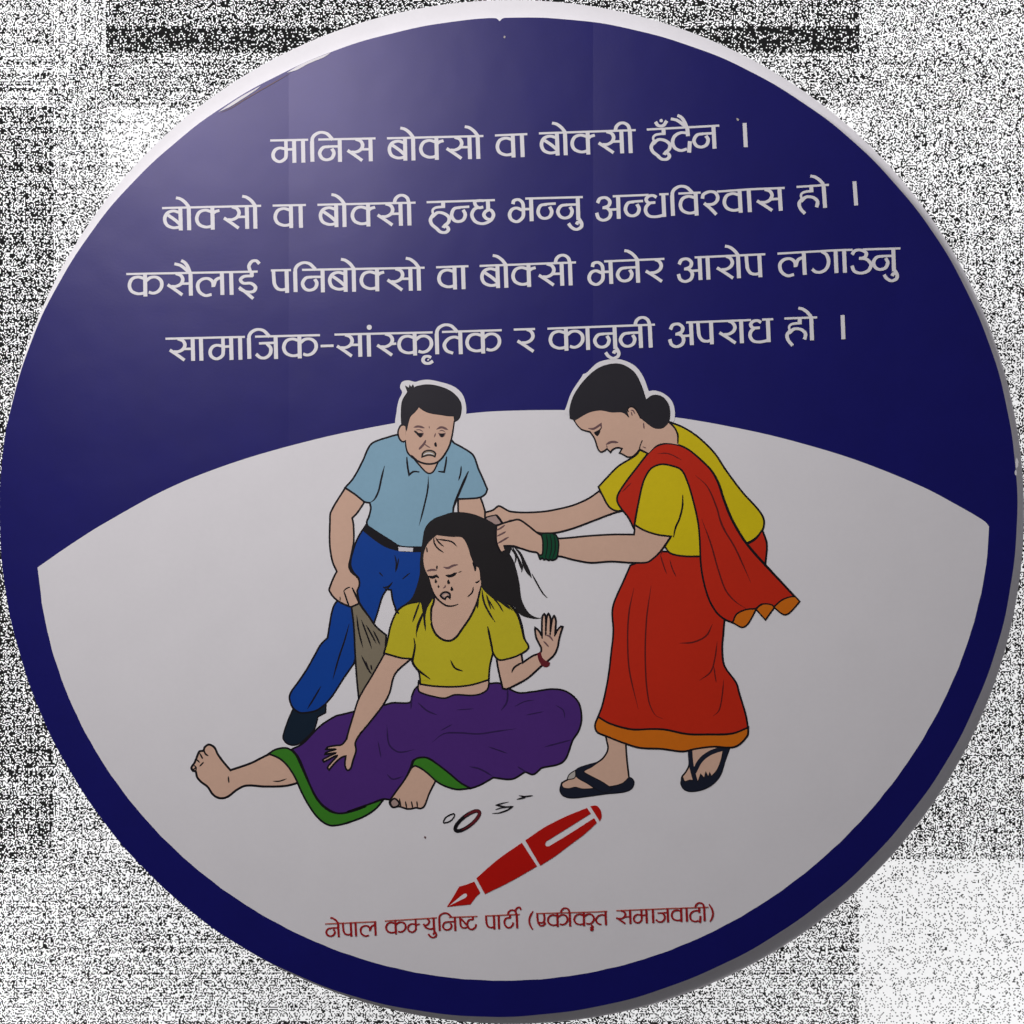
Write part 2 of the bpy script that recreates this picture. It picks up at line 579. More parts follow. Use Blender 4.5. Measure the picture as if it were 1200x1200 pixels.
# ------------------------------------------------------------------ lettering
# glyph strokes in sixths of a photo pixel, measured from the head line; s = stem, c = bowl, b = bar, t = thin end, d = dot
STEM = "s 0,-4 0,160"
G = {
    'aa': [STEM],
    'danda': ["s 0,-10 0,160"],
    'ma': ["c -57,-2 -57,60 -57,95 -64,128 -103,150 -140,132 -149,100 -134,68 -102,54 -68,60", "b -57,66 0,64", STEM],
    'mahalf': ["c -57,-2 -57,60 -57,95 -64,128 -103,150 -140,132 -149,100 -134,68 -102,54 -68,60", "b -57,66 -8,60"],
    'i': ["s 0,155 0,10", "c 1,14 4,-10 22,-34 60,-50 102,-42 132,-14 146,4"],
    'na': ["b 0,51 -70,51 -108,55", "c -75,51 -118,58 -142,95 -126,132 -92,144 -56,130 -42,95 -56,66", STEM],
    'nahalf': ["b 78,41 0,44 -20,48", "c 15,45 -28,52 -48,95 -32,132 0,143 34,130 48,95 34,62"],
    'sa': ["c -104,3 -68,18 -55,46 -68,75 -100,92 -135,92", "c -162,80! -112,115 -60,154", "b -62,75 0,75", STEM],
    'sahalf': ["c -104,3 -68,18 -55,46 -68,75 -100,92 -135,92", "c -162,80! -112,115 -60,154", "b -62,75 -28,73"],
    'ra': ["c -4,2 24,16 38,46 26,74 -5,92 -40,94", "c -72,80! -20,115 38,158"],
    'ba': ["c -6,34 -50,22 -92,36 -111,75 -98,118 -58,139 -20,138 2,128", "c -88,50! -40,85 -6,116", STEM],
    'va': ["c -6,34 -50,22 -92,36 -111,78 -98,118 -58,139 -20,138 2,128", STEM],
    'ka': ["c -6,34 -50,22 -92,36 -111,78 -98,118 -58,139 -20,138 2,128", "c 4,52 40,27 82,27 112,52 115,92 90,126 55,138 24,130", STEM],
    'kahalf': ["c -6,34 -50,22 -92,36 -111,78 -98,118 -58,139 -20,138 2,128", "c 4,46 20,34 50,26", STEM],
    'o': ["c -88,-70 -58,-62 -24,-36 4,2", STEM],
    'e': ["c -88,-70 -58,-62 -24,-36 4,2"],
    'ai': ["c -112,-66 -70,-54 -38,-30 -2,4", "c -64,-88 -40,-74 -20,-46 -2,2"],
    'ii': ["c 0,4 -10,-32 -36,-52 -66,-52 -92,-32 -103,0", STEM],
    'ha': ["s 0,-2 0,36", "b 13,36! -48,39 -70,50 -76,64 -70,92", "c -78,104 -42,76 4,80 34,104 37,124 28,152", "c -68,84 -92,116 -86,152 -56,192"],
    'hu': ["s 0,-2 0,36", "b 13,36! -48,39 -70,50 -76,64 -70,92", "c -78,104 -40,76 6,84 38,112 34,144 4,170", "c -68,84 -92,122 -84,156 -52,186 -24,212 12,216 32,198 24,178 2,174 -4,184"],
    'candra': ["c -54,-50 -36,-24 0,-22 26,-54", "d -13,-57 12"],
    'dot': ["d 0,-46 18"],
    'da': ["s 0,0 2,62", "c 2,40 -50,36 -92,58 -108,100 -94,140 -55,160 -10,152", "s 14,98 4,178"],
    'chha': ["c -28,2 -60,0 -92,6 -86,34 -62,50 -34,46", "c -70,46 -100,62 -116,100 -94,145 -44,163 12,144 36,104 18,70 -16,76 -32,102 -14,128 10,136", "s 0,0 0,68"],
    'bha': ["c -128,36 -120,12 -86,6 -60,30 -56,80 -62,130 -102,160 -142,144 -154,108 -136,74 -104,64 -66,80", "b -58,74 0,74", STEM],
    'u': ["c 4,150 22,186 16,212 -18,226 -50,210 -70,182", "c 20,180 -4,176 -14,192"],
    'a': ["c -146,44 -128,14 -88,8 -60,32 -66,62 -96,76 -110,78", "c -112,78 -76,84 -56,114 -68,150 -108,166 -142,150 -154,112", "b -58,94 0,92", STEM],
    'dha': ["c -48,20 -72,6 -104,10 -122,32 -108,54 -58,56", "c -96,56 -124,84 -128,118 -106,148 -60,156 2,146", STEM],
    'shahalf': ["c -56,44 -48,16 -8,-2 32,4 52,34 44,66 14,86 -34,86", "c -46,76! -8,110 36,160"],
    'la': ["c -76,154 -122,160 -164,128 -170,76 -140,46 -96,42 -66,66 -62,102", "c -60,92 -42,52 2,34", STEM],
    'ii_full': ["s 0,-4 0,34", "c 8,30! -54,32 -80,54 -62,78 -6,82 24,110 10,138 -42,140 -88,118", "c -92,108! -44,145 6,190", "c -8,4 -18,-40 4,-72 34,-76 56,-54"],
    'pa': ["c -92,-2 -90,60 -86,98 -66,128 -34,137 2,130", STEM],
    'ga': ["c -98,3 -64,30 -52,80 -70,126 -106,148 -145,146 -170,126", STEM],
    'u_full': ["c -56,34 -36,8 8,4 44,26 34,54 -5,62", "c -8,62 44,70 74,108 54,150 0,166 -44,150 -60,112"],
    'ja': ["b 0,46 -118,48", "c -62,50 -36,84 -42,124 -74,150 -110,148 -140,122", STEM],
    'ri': ["c 112,178 92,168 66,172 54,194 68,214 98,217 124,202", "t 96,188 86,196"],
    'ta': ["c 2,52 -42,38 -86,52 -114,92 -98,132 -54,152", STEM],
    'ya': ["c -76,3 -52,30 -62,62 -98,82 -112,74", "c -120,62! -94,104 -46,126 2,116", STEM],
    'shha': ["c 0,-2 1,60 4,100 30,128 78,124", "c 14,22! 50,68 88,112"],
    'tta': ["s 0,-2 0,38", "c 4,37! -44,38 -68,80 -52,132 -13,149 26,122 34,90"],
    'eh': ["c 0,-2 2,60 6,100 30,140 62,142 84,124", "c 78,0 82,60 72,100 40,110 10,100", "c 78,100 90,118 84,124"],
    'repha': ["c -12,0 -16,-50 6,-78 34,-80 46,-52"],
    'rid': ["c 80,150 100,170 90,196 70,214", "c 66,180 92,186 100,206 78,216"],
}


def head_y(H, x):
    for (x0, y0), (x1, y1) in zip(H, H[1:]):
        if x <= x1 or (x1, y1) == H[-1]:
            t = (x - x0) / (x1 - x0)
            return y0 + (y1-y0)*t
    return H[-1][1]


def slope(H, x):
    return (head_y(H, min(H[-1][0], x+60)) - head_y(H, max(H[0][0], x-60))) / (min(H[-1][0], x+60) - max(H[0][0], x-60))


def lettering(p, H, words, mat, hmat, size=1.0, heads=(), wk=1.0, hw=2.5):
    for a, b in heads:
        n = max(2, int((b-a)/12))
        p.ribbon([(a + (b-a)*i/n, head_y(H, a + (b-a)*i/n)) for i in range(n+1)], hw, hmat)
    for g, x in words:
        y = head_y(H, x)
        sl = slope(H, x)
        ca, sa_ = math.cos(math.atan(sl)), math.sin(math.atan(sl))
        for st in G[g]:
            t = st.split()
            if t[0] == 'd':
                a, b = map(float, t[1].split(','))
                r = float(t[2]) / 6 * size
                a, b = a/6*size, b/6*size
                cx, cy = x + a*ca - b*sa_, y + a*sa_ + b*ca
                p.poly([(cx + r*math.cos(i*math.pi/9), cy + r*math.sin(i*math.pi/9)) for i in range(18)], mat)
                continue
            pts = []
            for a, b, c in parse(' '.join(t[1:])):
                a, b = a/6*size, b/6*size
                pts.append((x + a*ca - b*sa_, y + a*sa_ + b*ca, c))
            pts = smooth(pts, False, step=0.8)
            if t[0] == 's':
                p.ribbon(pts, 28/6*size*wk, mat)
            elif t[0] == 'b':
                p.ribbon(pts, 17/6*size*wk, mat)
            elif t[0] == 't':
                p.ribbon(pts, 10/6*size, mat)
            else:
                p.ribbon(pts, 0, mat, dirw=lambda tx, ty: (18.5 + 6.5*abs(ty))/6*size*wk)


ORDER[0] = 6
L1 = part('text_line', sign, 'first line of white lettering')
H1 = [(310, 164.8), (440, 162.2), (457, 162), (563, 159.5), (617, 157.2), (632, 156.3), (745, 152.5), (842, 147.3), (890, 145)]
lettering(L1, H1, [('ma', 344.5), ('aa', 355), ('i', 365.6), ('na', 398), ('sa', 434),
                   ('ba', 474.5), ('o', 484), ('kahalf', 511.3), ('sa', 550), ('o', 559.7),
                   ('va', 600.8), ('aa', 611.5),
                   ('ba', 652.5), ('o', 662), ('kahalf', 688.5), ('sa', 728), ('ii', 738),
                   ('hu', 777.5), ('candra', 777.5), ('da', 805.3), ('ai', 805.3), ('na', 836), ('danda', 872.6)],
          'paper', 'paper', heads=[(316.7, 361), (373, 440), (453.5, 566.5), (580, 618), (631.5, 745), (758, 843)])
L2t = part('text_line', sign, 'second line of white lettering')
H2 = [(185, 244), (305, 241.2), (320, 241), (373, 240), (487, 237.5), (500, 237), (580, 234.5), (617, 232.7), (683, 231), (720, 230),
      (757, 228.5), (820, 225.8), (842, 224.5), (880, 221.8), (918, 220.3), (935, 219), (971, 216.6), (1010, 213.5)]
lettering(L2t, H2, [('ba', 211.3), ('o', 221.2), ('kahalf', 248.8), ('sa', 289.2), ('o', 298.8),
                    ('va', 340.8), ('aa', 352.2),
                    ('ba', 393.8), ('o', 403.3), ('kahalf', 431.2), ('sa', 469.2), ('ii', 479.2),
                    ('hu', 519.2), ('nahalf', 536.7), ('chha', 571.7),
                    ('bha', 622.2), ('nahalf', 638.0), ('na', 677), ('u', 677),
                    ('a', 724.2), ('nahalf', 740.3), ('dha', 777.2), ('i', 787.5), ('va', 815), ('shahalf', 832), ('va', 866.5), ('aa', 877.2), ('sa', 913.3),
                    ('ha', 950.5), ('o', 965), ('danda', 1001.3)],
          'paper', 'paper', heads=[(190, 306), (319.5, 358.5), (372, 487), (500, 563), (565.5, 580), (615.5, 683), (718, 760), (772.5, 783.5), (795, 821),
                                   (840, 919.5), (933.5, 971.3)])
L3t = part('text_line', sign, 'third line of white lettering')
H3 = [(145, 321.3), (303, 318.3), (317, 317), (497, 313.8), (511, 313.3), (548, 312), (562, 311.7), (674, 307.6), (710, 306.3), (778, 303.4), (815, 301.7),
      (896, 298), (911, 297.3), (980, 293.3), (1060, 291)]
lettering(L3t, H3, [('ka', 170), ('sa', 223.3), ('ai', 223.3), ('la', 260), ('aa', 270.8), ('ii_full', 295),
                    ('pa', 335.8), ('i', 345.8), ('na', 378), ('ba', 404.7), ('o', 414.5), ('kahalf', 441.7), ('sa', 480.8), ('o', 490.5),
                    ('va', 532.5), ('aa', 542.5),
                    ('ba', 582.8), ('o', 592.5), ('kahalf', 619.2), ('sa', 658), ('ii', 667.8),
                    ('bha', 715.3), ('na', 746.7), ('e', 746.7), ('ra', 768.2),
                    ('a', 819.7), ('aa', 829), ('ra', 851.5), ('o', 864.7), ('pa', 889.7),
                    ('la', 941.7), ('ga', 979), ('aa', 989), ('u_full', 1007.5), ('na', 1046.7), ('u', 1046.7)],
          'paper', 'paper', heads=[(148, 302), (317.5, 341), (354, 497.5), (511, 549), (562, 675), (708, 778.5), (814, 896.7), (911, 999), (1011, 1055)])
L4t = part('text_line', sign, 'fourth line of white lettering')
H4 = [(190, 397.1), (375, 392.8), (392, 392.2), (505, 389.6), (520, 389), (588, 387), (602, 386.3), (627, 385.6), (642, 385.2), (767, 380.5), (804, 378),
      (904, 374.2), (920, 373.3), (957, 372), (1000, 370.5)]
lettering(L4t, H4, [('sa', 225.8), ('aa', 235.5), ('ma', 270.8), ('aa', 281.3), ('i', 291.7), ('ja', 323), ('ka', 350.8),
                    ('sa', 421.7), ('aa', 432), ('dot', 433), ('sahalf', 468.8), ('ka', 485.8), ('ri', 485.8), ('i', 511.7), ('ta', 539.2), ('ka', 565.4),
                    ('ra', 618.0), ('ka', 663), ('aa', 688.3), ('na', 720), ('u', 720), ('na', 750), ('ii', 761.3),
                    ('a', 809.5), ('pa', 833), ('ra', 854.5), ('aa', 868.3), ('dha', 899.7), ('ha', 936.9), ('o', 950.5), ('danda', 987.3)],
          'paper', 'paper', heads=[(194, 287), (299, 375), (392, 507), (518, 588), (602, 627), (641.5, 767.5), (804, 880), (893, 906), (919, 957.5)])
line(L4t, "375.8,405.6 391,405.2", 3.0, 'paper', taper=0)
CP = part('caption', sign, 'small dark red lettering under the pen')
H5 = [(378, 1082.6), (441, 1079.8), (452, 1079), (513, 1075.2), (559, 1073.6), (569, 1073.1), (608, 1071.3), (628, 1070.3), (700, 1068.3), (711, 1067.6),
      (722, 1067), (782, 1064.5), (832, 1062.8)]
lettering(CP, H5, [('na', 396.2), ('e', 396.2), ('pa', 411), ('aa', 416.5), ('la', 439.4),
                   ('ka', 463.2), ('mahalf', 492.6), ('ya', 508), ('u', 508), ('i', 514.6), ('na', 532.9), ('shha', 539), ('tta', 554),
                   ('pa', 578.7), ('aa', 584.2), ('tta', 597.5), ('ii', 605.4), ('repha', 606),
                   ('eh', 629.4), ('ka', 652.9), ('ii', 667.5), ('ka', 683.8), ('rid', 683.8), ('ta', 709.4),
                   ('sa', 738.1), ('ma', 757.2), ('aa', 764.8), ('ja', 782.1), ('va', 797.9), ('aa', 804.3), ('da', 819), ('ii', 825)],
          'caption', 'caption_line', size=0.605, wk=0.92, hw=1.4,
          heads=[(381, 441), (451, 512), (526, 559.5), (568.7, 609), (628, 711.5), (722, 830)])
line(CP, "@C2 176,150 135,220 122,285 136,350 172,408", 1.9, 'caption', 0.4)
line(CP, "@C7 942,122 988,200 1004,270 990,340 955,398", 1.9, 'caption', 0.4)

# ------------------------------------------------------------------ drawn figures
ORDER[0] = 6
man = part('person', sign, 'drawn man in a light blue shirt bending forward with a cloth in one hand')
sit = part('person', sign, 'drawn long-haired woman in a yellow blouse and purple skirt sitting on the ground')
lady = part('person', sign, 'drawn woman in a red sari leaning forward and pulling the hair of the seated woman')

# ---- man
m_shirt = part('shirt', man)
m_trou = part('trousers', man)
m_belt = part('belt', man)
m_shoe = part('shoe', man)
m_hair = part('hair', man)
m_arm = part('arm', man)
m_arm2 = part('arm', man)
cloth = part('cloth', sign, 'drawn brown grey cloth hanging from the hand of the man')

fill(man, "@M1 213,600 213,440 235,330 268,255 246,205 268,150 330,135 400,150 450,135 530,128 640,148 780,193 862,260 902,350 908,480 850,570 500,680", 'paper', 0)
# far arm of the man
fill(m_arm2, "@M2 912,455! 910,500 920,560 1085,620 1085,560 1070,500 1050,445!", 'skin')
fill(m_shoe, "@M3 135,860! 100,940 70,1030 68,1060 90,1090 130,1105 180,1092 230,1050 275,1000 290,960 300,915! 352,887! 355,825! 290,860 220,870 175,870", 'shoe', 1.5)
fill(m_trou, "@M2 320,630! 270,710 238,795 222,880 240,930 275,980 @M3 420,150 395,210 380,290 365,385! 320,430 280,500 230,590 170,680 120,750 110,790 130,850 175,885 220,887 "
     "290,872 350,830! 400,770 470,660 540,560! 560,500 610,410 672,300! 700,215 730,115 760,62! 790,65! 803,140 835,225! 930,160 @M2 680,1000 700,900 690,800 660,780! 540,770 420,720", 'jeans')
for s, w in (("@M3 510,290 480,400 440,520 400,665", 1.6), ("@M3 322,708 280,780 230,862", 1.6), ("@M2 505,820 515,870 510,930", 1.4), ("@M2 530,840 522,890 512,925", 1.3),
             ("@M2 405,930 430,958", 1.2), ("@M2 552,975 603,935", 1.2), ("@M2 428,1030 465,1022 492,993", 1.6), ("@M3 735,40 760,62 800,10", 1.2)):
    line(m_trou, s, w)
fill(m_shirt, "@M2 530,50 470,65 370,100 340,130 300,220 240,330 188,390! 250,432 310,480 345,487! 352,520 340,575 326,610 332,635! 400,680 480,730 540,765 680,772! 720,660 "
     "878,560! 882,510 905,462! 980,460 1050,452 1085,430 1097,400! 1065,325 1040,270 1020,210 1000,175 940,135 885,105! 840,60 700,30", 'shirt')
line(m_shirt, "@M2 345,487 375,465 402,410 420,330 440,250", 1.9)
line(m_shirt, "@M2 720,310 716,400 690,520 660,635", 1.7, taper=0.9)
line(m_shirt, "@M2 976,285 930,390 888,495 878,545", 2.6, taper=0.6)
line(m_shirt, "@M2 930,250 926,300 912,345", 1.6)
fill(m_belt, "@M2 318,622! 345,648 420,698 480,733 540,760 690,770! 690,802! 600,802 540,797 450,772 370,722 303,668!", 'ink', 0)
fill(m_belt, "@M2 527,768! 622,775! 620,799! 530,795!", 'buckle', 0)
# near arm and fist
fill(m_arm, "@M2 188,392! 250,432 312,482! @A8 450,100 395,158! 408,230 412,400 400,480 375,600 360,680 385,740 430,780 465,820 472,880 447,945! 470,1075! 430,1107 390,1120 330,1100 "
     "250,1060 190,1010 150,950 145,930 190,810 228,735! 185,640 160,520 150,400 154,200 165,90", 'skin')
for s, w in (("@A8 302,945 340,915 372,905", 1.4), ("@A8 303,945 325,1010 345,1070 368,1120", 1.7), ("@A8 262,1008 266,1052", 1.3)):
    line(m_arm, s, w, taper=0.5)
fill(cloth, "@M3 525,178! 578,155! 640,240 690,310 757,367! 752,480! 740,520 690,600 620,710 574,800! 560,650 550,500 540,300", 'cloth')
for s in ("@M3 560,230 572,330 602,455", "@M3 590,262 640,395 662,462", "@M3 622,298 655,355 692,425", "@M3 670,335 700,395 718,435", "@M3 592,503 618,560 645,615",
          "@M3 620,540 640,600 662,632", "@M3 655,565 662,602"):
    line(cloth, s, 1.6, taper=0.85)
line(cloth, "@A8 393,910 430,985 475,1080 560,1210", 2.2, taper=0.4)
# neck, face, ear
fill(man, "@M1 372,905! 440,985 500,1050 535,1070 572,1060 605,1010 635,940! 520,950", 'skin', 1.6)
line(m_shirt, "@M1 315,905 320,980 338,1085! 380,1052 442,1055", 1.9, taper=0.4)
line(m_shirt, "@M1 715,900 705,980 690,1055! 630,1050", 1.9, taper=0.4)
fill(man, "@M1 310,590! 265,580 240,610 226,660 240,720 270,750 312,745!", 'skin', 1.7)
fill(man, "@M1 302,740! 308,810 325,862 370,910 450,955 520,972 590,968 645,938 700,870 742,785 768,690 782,600 790,500! 700,460 560,440 440,390 340,470 305,580!", 'skin', 0)
line(man, "@M1 300,735 308,810 326,865 375,912 450,957 520,974 590,969 645,940 700,872 745,785 770,690 785,600 792,540", 1.9, taper=0.3)
line(man, "@M1 360,885 385,915 420,940", 2.2)
fill(m_hair, "@M1 262,590! 257,470 270,340 322,252! 300,190! 336,213! 343,182! 360,205! 376,178! 388,207! 430,190 520,178 620,190 740,235 820,300 860,370 862,450 840,520 795,555! "
     "787,495! 720,492 660,482 560,467 490,442 435,403! 400,450 350,500 328,570 312,645! 298,585!", 'hair', 0.6)
for s, w in (("@M1 383,608 430,598 494,613", 2.2), ("@M1 612,628 662,606 730,631", 2.2)):
    line(man, s, w, 'brow', 0.8)
fill(man, "@M1 388,642! 430,662 485,660! 478,690 450,712 425,690", 'brow', 0)
fill(man, "@M1 420,668 474,670 450,708", 'ink', 0)
line(man, "@M1 388,642 418,664 440,690", 2.0, 'ink', 0.6)
fill(man, "@M1 628,660! 660,668 706,660! 690,700 655,706", 'brow', 0)
fill(man, "@M1 642,672 692,672 668,708", 'ink', 0)
for s, w, t in (("@M1 400,636 440,630 480,652", 0.9, 0.8), ("@M1 640,645 670,636 702,655", 0.9, 0.8), ("@M1 436,828 486,774 506,736", 2.2, 0.5), ("@M1 488,772 525,798 552,812", 1.2, 0.8),
                ("@M1 606,662 590,708", 1.2, 0.8), ("@M1 540,596 540,618", 1.0, 0.6)):
    line(man, s, w, 'brow', t)
line(man, "@M1 606,758 602,778 612,802", 2.4, 'ink', 0.6)
fill(man, "@M1 468,904! 474,868 506,843 566,841 604,870 596,902! 570,890 530,886 495,895", 'mouth', 1.5)
line(man, "@M1 482,884 520,866 560,868 588,880", 1.2, 'paper', 0.7)
line(man, "@M1 490,895 530,886 572,889", 1.3, taper=0.5)

# ---- seated woman
s_skirt = part('skirt', sit)
s_border = part('skirt_border', sit)
s_blouse = part('blouse', sit)
s_hair = part('hair', sit)
s_bangle = part('bangle', sit)
s_leg = part('leg', sit)
s_foot = part('foot', sit)
s_waist = part('waist', sit)
s_arm = part('arm', sit)
s_arm2 = part('arm', sit)
# outstretched leg
fill(s_leg, "@W6 600,285! 550,305 460,350 328,396! 280,340 245,290 225,250 190,232 162,250 155,272 130,275 110,320 98,348 78,380 88,400 105,402 115,440 140,470 180,500 220,555 265,575 310,565 "
     "370,520 430,494 550,500 680,496 755,478! 740,380 660,300", 'skin', 2.2)
for s, w in (("@W6 156,262 168,292 188,305", 1.7), ("@W6 130,285 148,318 152,322", 1.6), ("@W6 110,325 132,348", 1.5), ("@W6 92,362 108,378 106,400", 1.5), ("@W6 80,385 95,390 104,376", 1.3),
             ("@W6 130,372 158,343", 1.5), ("@W6 314,434 318,478", 1.5), ("@W6 598,466 640,466 688,450", 1.3)):
    line(s_leg, s, w)
fill(s_skirt, "@W7 368,10! 345,30 332,60 322,92 240,95 200,105 120,120 60,135 0,150 @W6 1000,50 900,115 790,225 720,262! 760,310 800,400 850,520 900,600 960,650 1020,672 1100,660 "
     "@W7 20,610 100,585 190,547 230,548! 250,520 300,450 325,397! 340,362 400,352 450,382 520,438 570,488 605,496! 650,480 712,445! 800,452 862,418! 900,430 938,400! 1040,370 1085,268! 1115,220 1126,160 1110,90 "
     "1055,42 990,30 900,42 830,47 775,22 740,2 690,5!", 'purple')
for s, w in (("@W7 425,280 480,240 550,235 640,240 730,228 820,215", 1.6), ("@W7 358,92 400,130 450,152", 1.6), ("@W7 213,198 225,290 270,325 345,313", 1.5), ("@W7 780,20 776,90 748,132", 1.8),
             ("@W7 332,55 326,125", 1.7), ("@W7 688,300 780,332", 1.3), ("@W7 600,393 650,405 712,440", 1.7), ("@W7 825,393 868,420", 1.5), ("@W7 950,302 1085,266", 1.5),
             ("@W7 213,428 240,452 288,440", 1.5), ("@W7 865,152 950,135", 1.1), ("@W7 172,275 186,350", 1.2), ("@W7 1005,105 1040,130 1048,168", 1.1), ("@W7 812,112 860,88 905,82", 1.1),
             ("@W7 540,128 620,122", 1.0), ("@W7 465,225 520,195", 1.1)):
    line(s_skirt, s, w, 'purple_line', 0.85)
fill(s_border, "@W6 572,290! 620,262 690,255 740,290 780,370 830,480 880,580 950,650 1020,672 1100,660 1190,628 @W7 30,605 100,580 200,545! 160,592 100,630 20,660 @W6 1100,724 1020,746 955,746 890,702 "
     "830,622 780,530 740,440 690,365 640,320", 'green')
fill(s_border, "@W7 328,398! 345,360 390,350 430,368 500,420 560,470 606,495! 540,500 480,482 440,458 400,422 360,395", 'green')
fill(s_foot, "@W7 328,400! 345,390 370,400 405,425 442,460! 412,520 388,580 370,590 352,586 332,590 310,592 290,586 268,580 240,584 226,560 250,520 300,450", 'skin', 1.8)
for s in ("@W7 272,542 280,585", "@W7 300,555 307,590", "@W7 328,555 335,588", "@W7 354,555 357,586"):
    line(s_foot, s, 1.5)
fill(s_foot, "@W7 230,560 250,543 272,565 262,580 240,583", 'skin2', 1.8)
# midriff
fill(s_waist, "@W5 388,505! 388,555 420,572 470,585 520,592 570,575 650,578 700,570 735,545 742,490!", 'skin', 1.7)
# blouse
fill(s_blouse, "@W5 400,105 330,120 285,150 262,190 245,240 230,310 214,366! 260,379 310,392 352,394! 360,420 375,442 390,462 397,522! 470,532 560,535 650,526 740,500! 746,430 762,362! 790,398 830,395 890,375 940,338! "
     "915,290 905,230 885,170 840,118 780,95 730,60 706,15! 600,60 470,80", 'olive')
for s, w, t in (("@W5 364,290 370,330 360,390 358,410 380,445 447,497", 2.2, 0.6), ("@W5 735,232 755,330 762,364", 2.2, 0.6), ("@W5 548,400 570,440 612,457", 1.9, 0.8),
                ("@W5 845,120 885,170 905,230 917,290 940,338", 2.8, 0.3)):
    line(s_blouse, s, w, taper=t)
# long hair behind the face
fill(s_hair, "@W4 20,712! 70,670 100,610 130,500 133,400 148,280 170,170 225,110 300,80 360,62 440,62 520,78 600,112 672,150! 668,250 680,300 705,340 745,325! 790,400 815,480 832,560 850,680 900,770 960,803 1005,800! "
     "960,812 900,805 840,783 790,725 735,692 690,672 630,655! 590,640 540,600 300,640 230,670! 205,700 178,760! 165,840! 152,760 140,700! 100,690", 'hair2', 0)
# neck and chest
fill(sit, "@W4 238,640! 230,690 214,740 211,830 228,890 255,930 298,957 345,965 385,940 430,880 490,790 535,690 560,590 562,540! 400,560", 'skin', 0)
line(sit, "@W4 236,650 228,700 213,740 211,830 228,890 255,930 298,959 345,965 385,942 430,882 490,792 535,692 560,590", 2.2, taper=0.3)
# yellow collar beside the neck
fill(s_blouse, "@W4 562,585! 545,670 525,740 600,800 700,760 690,680 630,655 590,620", 'olive', 0)
fill(s_blouse, "@W4 232,660! 205,700 182,745 175,800 200,850 212,830 214,745 226,700", 'olive', 0)
line(sit, "@W4 236,650 228,700 213,740 211,830", 2.2, taper=0.3)
line(sit, "@W4 490,792 535,692 562,580", 2.0, taper=0.3)
# face
fill(sit, "@F7 275,305! 205,385 165,500 165,600 190,690 230,770 260,880 290,970 345,1040 420,1095 480,1105 560,1085 700,1080 800,960 832,860! 822,720 805,650 775,640 745,590 712,510 690,430 655,350 610,298 480,292 318,272!", 'skin', 0)
for s, w, t in (("@F7 285,290 288,360 330,425 402,478", 1.6, 0.7), ("@F7 300,295 340,352 402,408", 1.5, 0.8), ("@F7 318,318 420,332 500,352 558,408", 1.6, 0.8), ("@F7 198,410 208,475", 1.4, 0.8),
                ("@F7 740,590 765,640 770,692", 2.6, 0.6), ("@F7 822,800 790,826 768,820", 1.6, 0.6), ("@F7 746,878 735,940 678,996", 1.6, 0.6),
                ("@F7 255,880 292,975 350,1042 430,1097 500,1102 572,1080", 1.8, 0.5), ("@F7 322,628 318,670", 1.8, 0.4)):
    line(sit, s, w, taper=t)
for s, w in (("@F7 200,692 260,678 322,682", 2.2), ("@F7 396,645 450,657 500,632 568,617", 2.2)):
    line(sit, s, w, 'brow', 0.7)
for s, w in (("@F7 218,750 268,766 315,750 345,775", 2.8), ("@F7 420,742 480,750 555,710", 3.0), ("@F7 568,710 612,695", 1.2)):
    line(sit, s, w, 'ink', 0.8)
for cx, cy, r in ((308, 815, 15), (340, 875, 11), (457, 825, 17), (496, 905, 17)):
    fill(sit, "@F7 %d,%d! %d,%d %d,%d %d,%d" % (cx - 4, cy - 2*r, cx + r, cy + r*0.3, cx, cy + r*1.2, cx - r, cy + r*0.3), 'ink', 0.3)
line(sit, "@F7 390,892 415,880 418,856", 1.3, 'brow', 0.6)
fill(sit, "@F7 362,978! 385,948 430,938 470,958 472,1012! 440,985 415,1022! 385,1007", 'skin2', 1.9)
fill(sit, "@F7 392,980 425,962 448,972 420,990", 'skin', 0)
# locks over the blouse
for s, w, t in (("@W4 132,690 102,775 80,835", 1.8, 0.8), ("@W4 150,700 160,780 172,895", 2.0, 0.8), ("@W4 170,740 122,840 106,900", 1.9, 0.7), ("@W4 568,600 582,690 620,770 662,835", 1.9, 0.8),
                ("@W4 600,640 618,700 632,745", 1.7, 0.8), ("@W4 545,650 536,740", 1.7, 0.8), ("@W4 630,655 700,690 765,745", 1.9, 0.8), ("@W4 660,660 720,690 785,755", 1.6, 0.8),
                ("@W4 640,660 680,700 720,765", 1.5, 0.85), ("@W5 735,90 770,150", 1.2, 0.85)):
    line(s_hair, s, w, 'hair2', t)
line(s_blouse, "@W5 268,145 290,168", 2.2, taper=0.5)
line(s_blouse, "@W5 380,290 376,270 395,210 412,170", 1.2, taper=0.8)
# arm leaning on the skirt
fill(s_arm, "@W5 218,368! 160,470 90,590 60,680 25,800 @W6 1075,190 1040,232 1000,238 950,248 938,262! 1000,262 940,282 932,294! 1000,285 960,305 918,330 925,342! 1010,302 965,355 948,380 958,394! 1000,345 1040,312 1065,305! 1060,365 "
     "1075,396 1095,385 1112,330 1130,270 1126,218 1165,150 @W5 100,765 200,640 240,570 270,470 350,394! 300,390", 'skin', 1.8)
